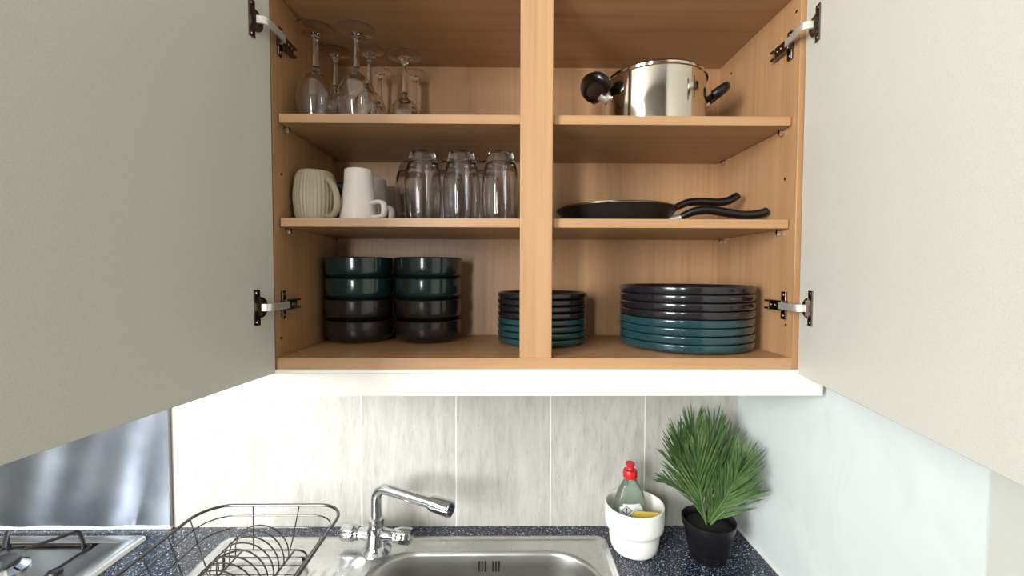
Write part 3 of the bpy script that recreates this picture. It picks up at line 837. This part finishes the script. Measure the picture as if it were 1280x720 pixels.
def patch(fn_in, off, mat, name, a0, a1, z0, z1, parent, na=28, nz_=28):
    bm = bmesh.new()
    G = {}
    for i in range(na):
        for j in range(nz_):
            ac = a0+(a1-a0)*(i+.5)/na; zc_ = z0+(z1-z0)*(j+.5)/nz_
            if not fn_in(ac, zc_): continue
            q = []
            for di, dj in ((0,0),(1,0),(1,1),(0,1)):
                k = (i+di, j+dj)
                if k not in G: G[k] = bm.verts.new(bsurf(a0+(a1-a0)*k[0]/na, z0+(z1-z0)*k[1]/nz_, off))
                q.append(G[k])
            bm.faces.new(q)
    return link_mesh(name, bm, mat, parent, smooth=180)
lab = patch(lambda a, z: z < .097 and z < .1*(1-.9*max(0, a-.1)**2) and not (a < -.75 and z > .090), .0007, PAPER, 'label', -.95, .95, .02, .097, bot, 48, 48)
wc, zc_ = -.50, .084
def diamond(a, z): 
    d = abs((a-wc)*.031)+abs(z-zc_)*1.0
    return d
patch(lambda a, z: .0082 < diamond(a, z) < .0100, .0012, INK, 'hazard_diamond', wc-.40, wc+.40, zc_-.011, zc_+.011, lab, 64, 64)
patch(lambda a, z: abs(a-wc)*.031 < .0011*(1+(z-zc_)*60 if z > zc_-.0022 else 1) and (zc_-.0012 < z < zc_+.0055 or zc_-.0052 < z < zc_-.0028), .0012, INK, 'exclamation_mark', wc-.10, wc+.10, zc_-.007, zc_+.007, lab, 24, 40)
rl = random.Random(3)
lines = [(.090, -.12, .12), (.086, -.12, .22), (.082, -.12, .34), (.078, -.12, .42), (.073, -.10, .46), (.069, -.10, .5)]
rowbits = {}
patch(lambda a, z: any(abs(z-zl) < .0009 and al < a < ar and int((a+3)*40+zl*900) % 4 != 0 for zl, al, ar in lines), .0012, INKG, 'small_print', -.2, .6, .064, .090, lab, 70, 40)
bm = bmesh.new()
lathe(bm, [(r_, z_-.0108) for r_, z_ in [(0, .158), (.0150, .158), (.0158, .160), (.0155, .171), (.0140, .1745), (.0090, .1755), (.0075, .1775), (.0075, .183), (.0100, .185), (.0105, .189), (.0095, .1905), (0, .1905)]], 40)
link_mesh('cap', bm, REDCAP, bot, smooth=40)

bm = bmesh.new()
Ms = Matrix.Translation((.254, .172, K+.072)) @ Matrix.Rotation(radians(-8), 4, 'Z') @ Matrix.Rotation(radians(62), 4, 'X')
outl = rrect(-.033, .033, -.020, .0185, .014, 6)
loft(bm, [[Ms @ Vector((x*.96, y*.96, -.008)) for x, y in outl], [Ms @ Vector((x, y, -.0065)) for x, y in outl], [Ms @ Vector((x, y, .0065)) for x, y in outl], [Ms @ Vector((x*.96, y*.96, .008)) for x, y in outl]], True, True)
o = link_mesh('sponge', bm, SPONGE, smooth=50)
tag(o, 'yellow sponge tucked in front of the bottle inside the white pot', 'sponge')

# ------------------------------------------------------------------ palm in black pot
PX, PY = .383, .163
palm = thing('potted_palm', 'artificial green palm in a black plastic pot in the worktop corner', 'plant', (PX, PY, K))
bm = bmesh.new()
lathe(bm, [(0, 0), (.0365, 0), (.0375, .002), (.0400, .018), (.0405, .0185), (.0500, .066), (.0525, .068), (.0545, .080), (.0545, .083), (.0525, .0835), (.0510, .081), (.0490, .066), (.0375, .004), (0, .004)], 72)
link_mesh('plant_pot', bm, BLACKP, palm, smooth=40)
bm = bmesh.new()
lathe(bm, [(.0485, .062), (.0492, .066), (.040, .071), (.02, .073), (0, .074)], 40, rfun=lambda a, z: 1)
link_mesh('soil', bm, SOIL, palm)

rp = random.Random(21)
def leaflet(bm, base, d, length, width, nrm, droop):
    """narrow folded blade"""
    d = d.normalized(); side = d.cross(nrm).normalized(); up = side.cross(d).normalized()
    n = 6; L_, C_, R_2 = [], [], []
    for k in range(n+1):
        t = k/n
        c = base + d*length*t - Vector((0, 0, 1))*droop*t*t*length + up*0
        w = width*(sin(pi*min(1, (t*.82+.14)))**.8)*.5 if t < 1 else 0
        if k == n: L_.append(bm.verts.new(c)); C_.append(L_[-1]); R_2.append(L_[-1]); break
        L_.append(bm.verts.new(c-side*w+up*w*.35)); C_.append(bm.verts.new(c)); R_2.append(bm.verts.new(c+side*w+up*w*.35))
    for k in range(n-1):
        bm.faces.new((L_[k], C_[k], C_[k+1], L_[k+1])); bm.faces.new((C_[k], R_2[k], R_2[k+1], C_[k+1]))
    bm.faces.new((L_[n-1], C_[n-1], C_[n])); bm.faces.new((C_[n-1], R_2[n-1], C_[n]))
def frond(tip, bend, nleaf, ll, face, start=.10, spread=34):
    """tip in world coords; fronds lie in a plane facing `face`"""
    b = Vector((rp.uniform(-.006, .006), rp.uniform(-.006, .006), .070)); tp = Vector(tip)-Vector((PX, PY, K))
    mid = b.lerp(tp, .5)+Vector(bend)
    path = [b*(1-t)**2+mid*2*t*(1-t)+tp*t*t for t in [i/24 for i in range(25)]]
    bm = bmesh.new()
    tube(bm, path, [.0021*(1-.75*i/24)+.0003 for i in range(25)], 6)
    fr = link_mesh('frond', bm, STEMM, palm, smooth=60)
    bm = bmesh.new()
    f = Vector(face).normalized()
    for i in range(nleaf):
        t = start+(1-start)*i/(nleaf-1)
        x = t*24; k = min(23, int(x)); p = path[k].lerp(path[k+1], x-k); T = (path[k+1]-path[k]).normalized()
        s = T.cross(f).normalized()
        for sg in (-1, 1):
            if i == nleaf-1 and sg == 1: continue
            a = radians(spread*(1-.45*t)+rp.uniform(-5, 5)) if i < nleaf-1 else 0
            d = T*cos(a)+s*sg*sin(a)+f*rp.uniform(-.02, .22)
            l = ll*(.75+.4*sin(pi*t))*(1-.30*t)*rp.uniform(.88, 1.1)
            leaflet(bm, p, d, l, .0042*rp.uniform(.85, 1.1), f, rp.uniform(-.05, .05))
    # keep blades clear of the side wall, the tiles and the pelmet
    for v in bm.verts:
        wx, wy, wz = v.co.x+PX, v.co.y+PY, v.co.z+K
        if wx > .496: v.co.x = .496-PX
        if wy > .266: v.co.y = .266-PY
    link_mesh('leaflets', bm, LEAF, fr, smooth=60)
#        tip (world)            bend             n   len   facing
frond((.366, .205, 1.150), (-.012, .010, .02), 22, .115, (0, -1, .15), .16, 23)
frond((.328, .185, 1.130), (-.020, .0, .02), 20, .110, (.2, -1, .2), .16, 23)
frond((.408, .200, 1.150), (.006, .0, .015), 22, .115, (-.1, -1, .1), .16, 23)
frond((.306, .165, 1.100), (-.012, .0, .03), 17, .095, (.3, -1, .3), .18, 24)
frond((.448, .150, 1.105), (.012, .0, .0), 21, .105, (-.3, -1, .2), .12, 22)
frond((.284, .150, 1.064), (-.004, .0, .036), 9, .062, (.2, -1, .7), .5, 22)
frond((.418, .120, 1.085), (.006, .0, .0), 24, .110, (-.1, -1, .1), .06, 33)
frond((.350, .150, 1.115), (-.01, .0, .02), 20, .105, (.1, -1, .1), .14, 26)
frond((.440, .200, 1.120), (.008, .0, .02), 16, .100, (-.3, -1, .1), .25, 24)
frond((.462, .125, 1.050), (-.004, .0, .02), 7, .060, (-.2, -1, .5), .45, 22)
frond((.385, .170, 1.145), (.0, .0, .01), 20, .105, (0, -1, .1), .2, 22)
# ------------------------------------------------------------------ camera
F = 534.3973
cam = bpy.data.cameras.new('camera'); co = bpy.data.objects.new('camera', cam); COL.objects.link(co)
cam.sensor_fit = 'HORIZONTAL'; cam.sensor_width = 36; cam.lens = F*36/1280
cam.clip_start = .02
pit, yaw, rol = .0348, -.0099, .0024
M = Matrix.Rotation(yaw, 4, 'Z') @ Matrix.Rotation(pi/2-pit, 4, 'X') @ Matrix.Rotation(rol, 4, 'Z')
co.matrix_world = Matrix.Translation((-.0477, -.7309, 1.5)) @ M
sc.camera = co

# ------------------------------------------------------------------ light
def area(name, loc, rot, sx_, sy_, power, col):
    l = bpy.data.lights.new(name, 'AREA'); l.shape = 'RECTANGLE'; l.size = sx_; l.size_y = sy_; l.energy = power; l.color = col
    o = bpy.data.objects.new(name, l); COL.objects.link(o); o.location = loc; o.rotation_euler = rot; return o
pw = (WX1-WX0-.18)/2
for s in (-1, 1):
    area('daylight', ((WX0+WX1)/2+s*(pw/2+.04), YB+.005, (WZ0+WZ1)/2), (radians(90), 0, 0), pw, WZ1-WZ0-.1, 30, (.95, .975, 1.0))
area('daylight', ((VX0+VX1)/2, YB+.005, (VZ0+VZ1)/2), (radians(90), 0, 0), VX1-VX0-.06, VZ1-VZ0-.06, 30*(VX1-VX0-.06)*(VZ1-VZ0-.06)/(pw*(WZ1-WZ0-.1)), (.95, .975, 1.0))  # lamp of the added narrow highlight window
w = bpy.data.worlds.new('sky'); sc.world = w; w.use_nodes = True
w.node_tree.nodes['Background'].inputs['Color'].default_value = (.75, .87, 1, 1)
w.node_tree.nodes['Background'].inputs['Strength'].default_value = 1.0
sc.view_settings.view_transform = 'Standard'; sc.view_settings.look = 'None'
sc.view_settings.gamma = 1; sc.view_settings.use_curve_mapping = False
sc.view_settings.exposure = 1.07
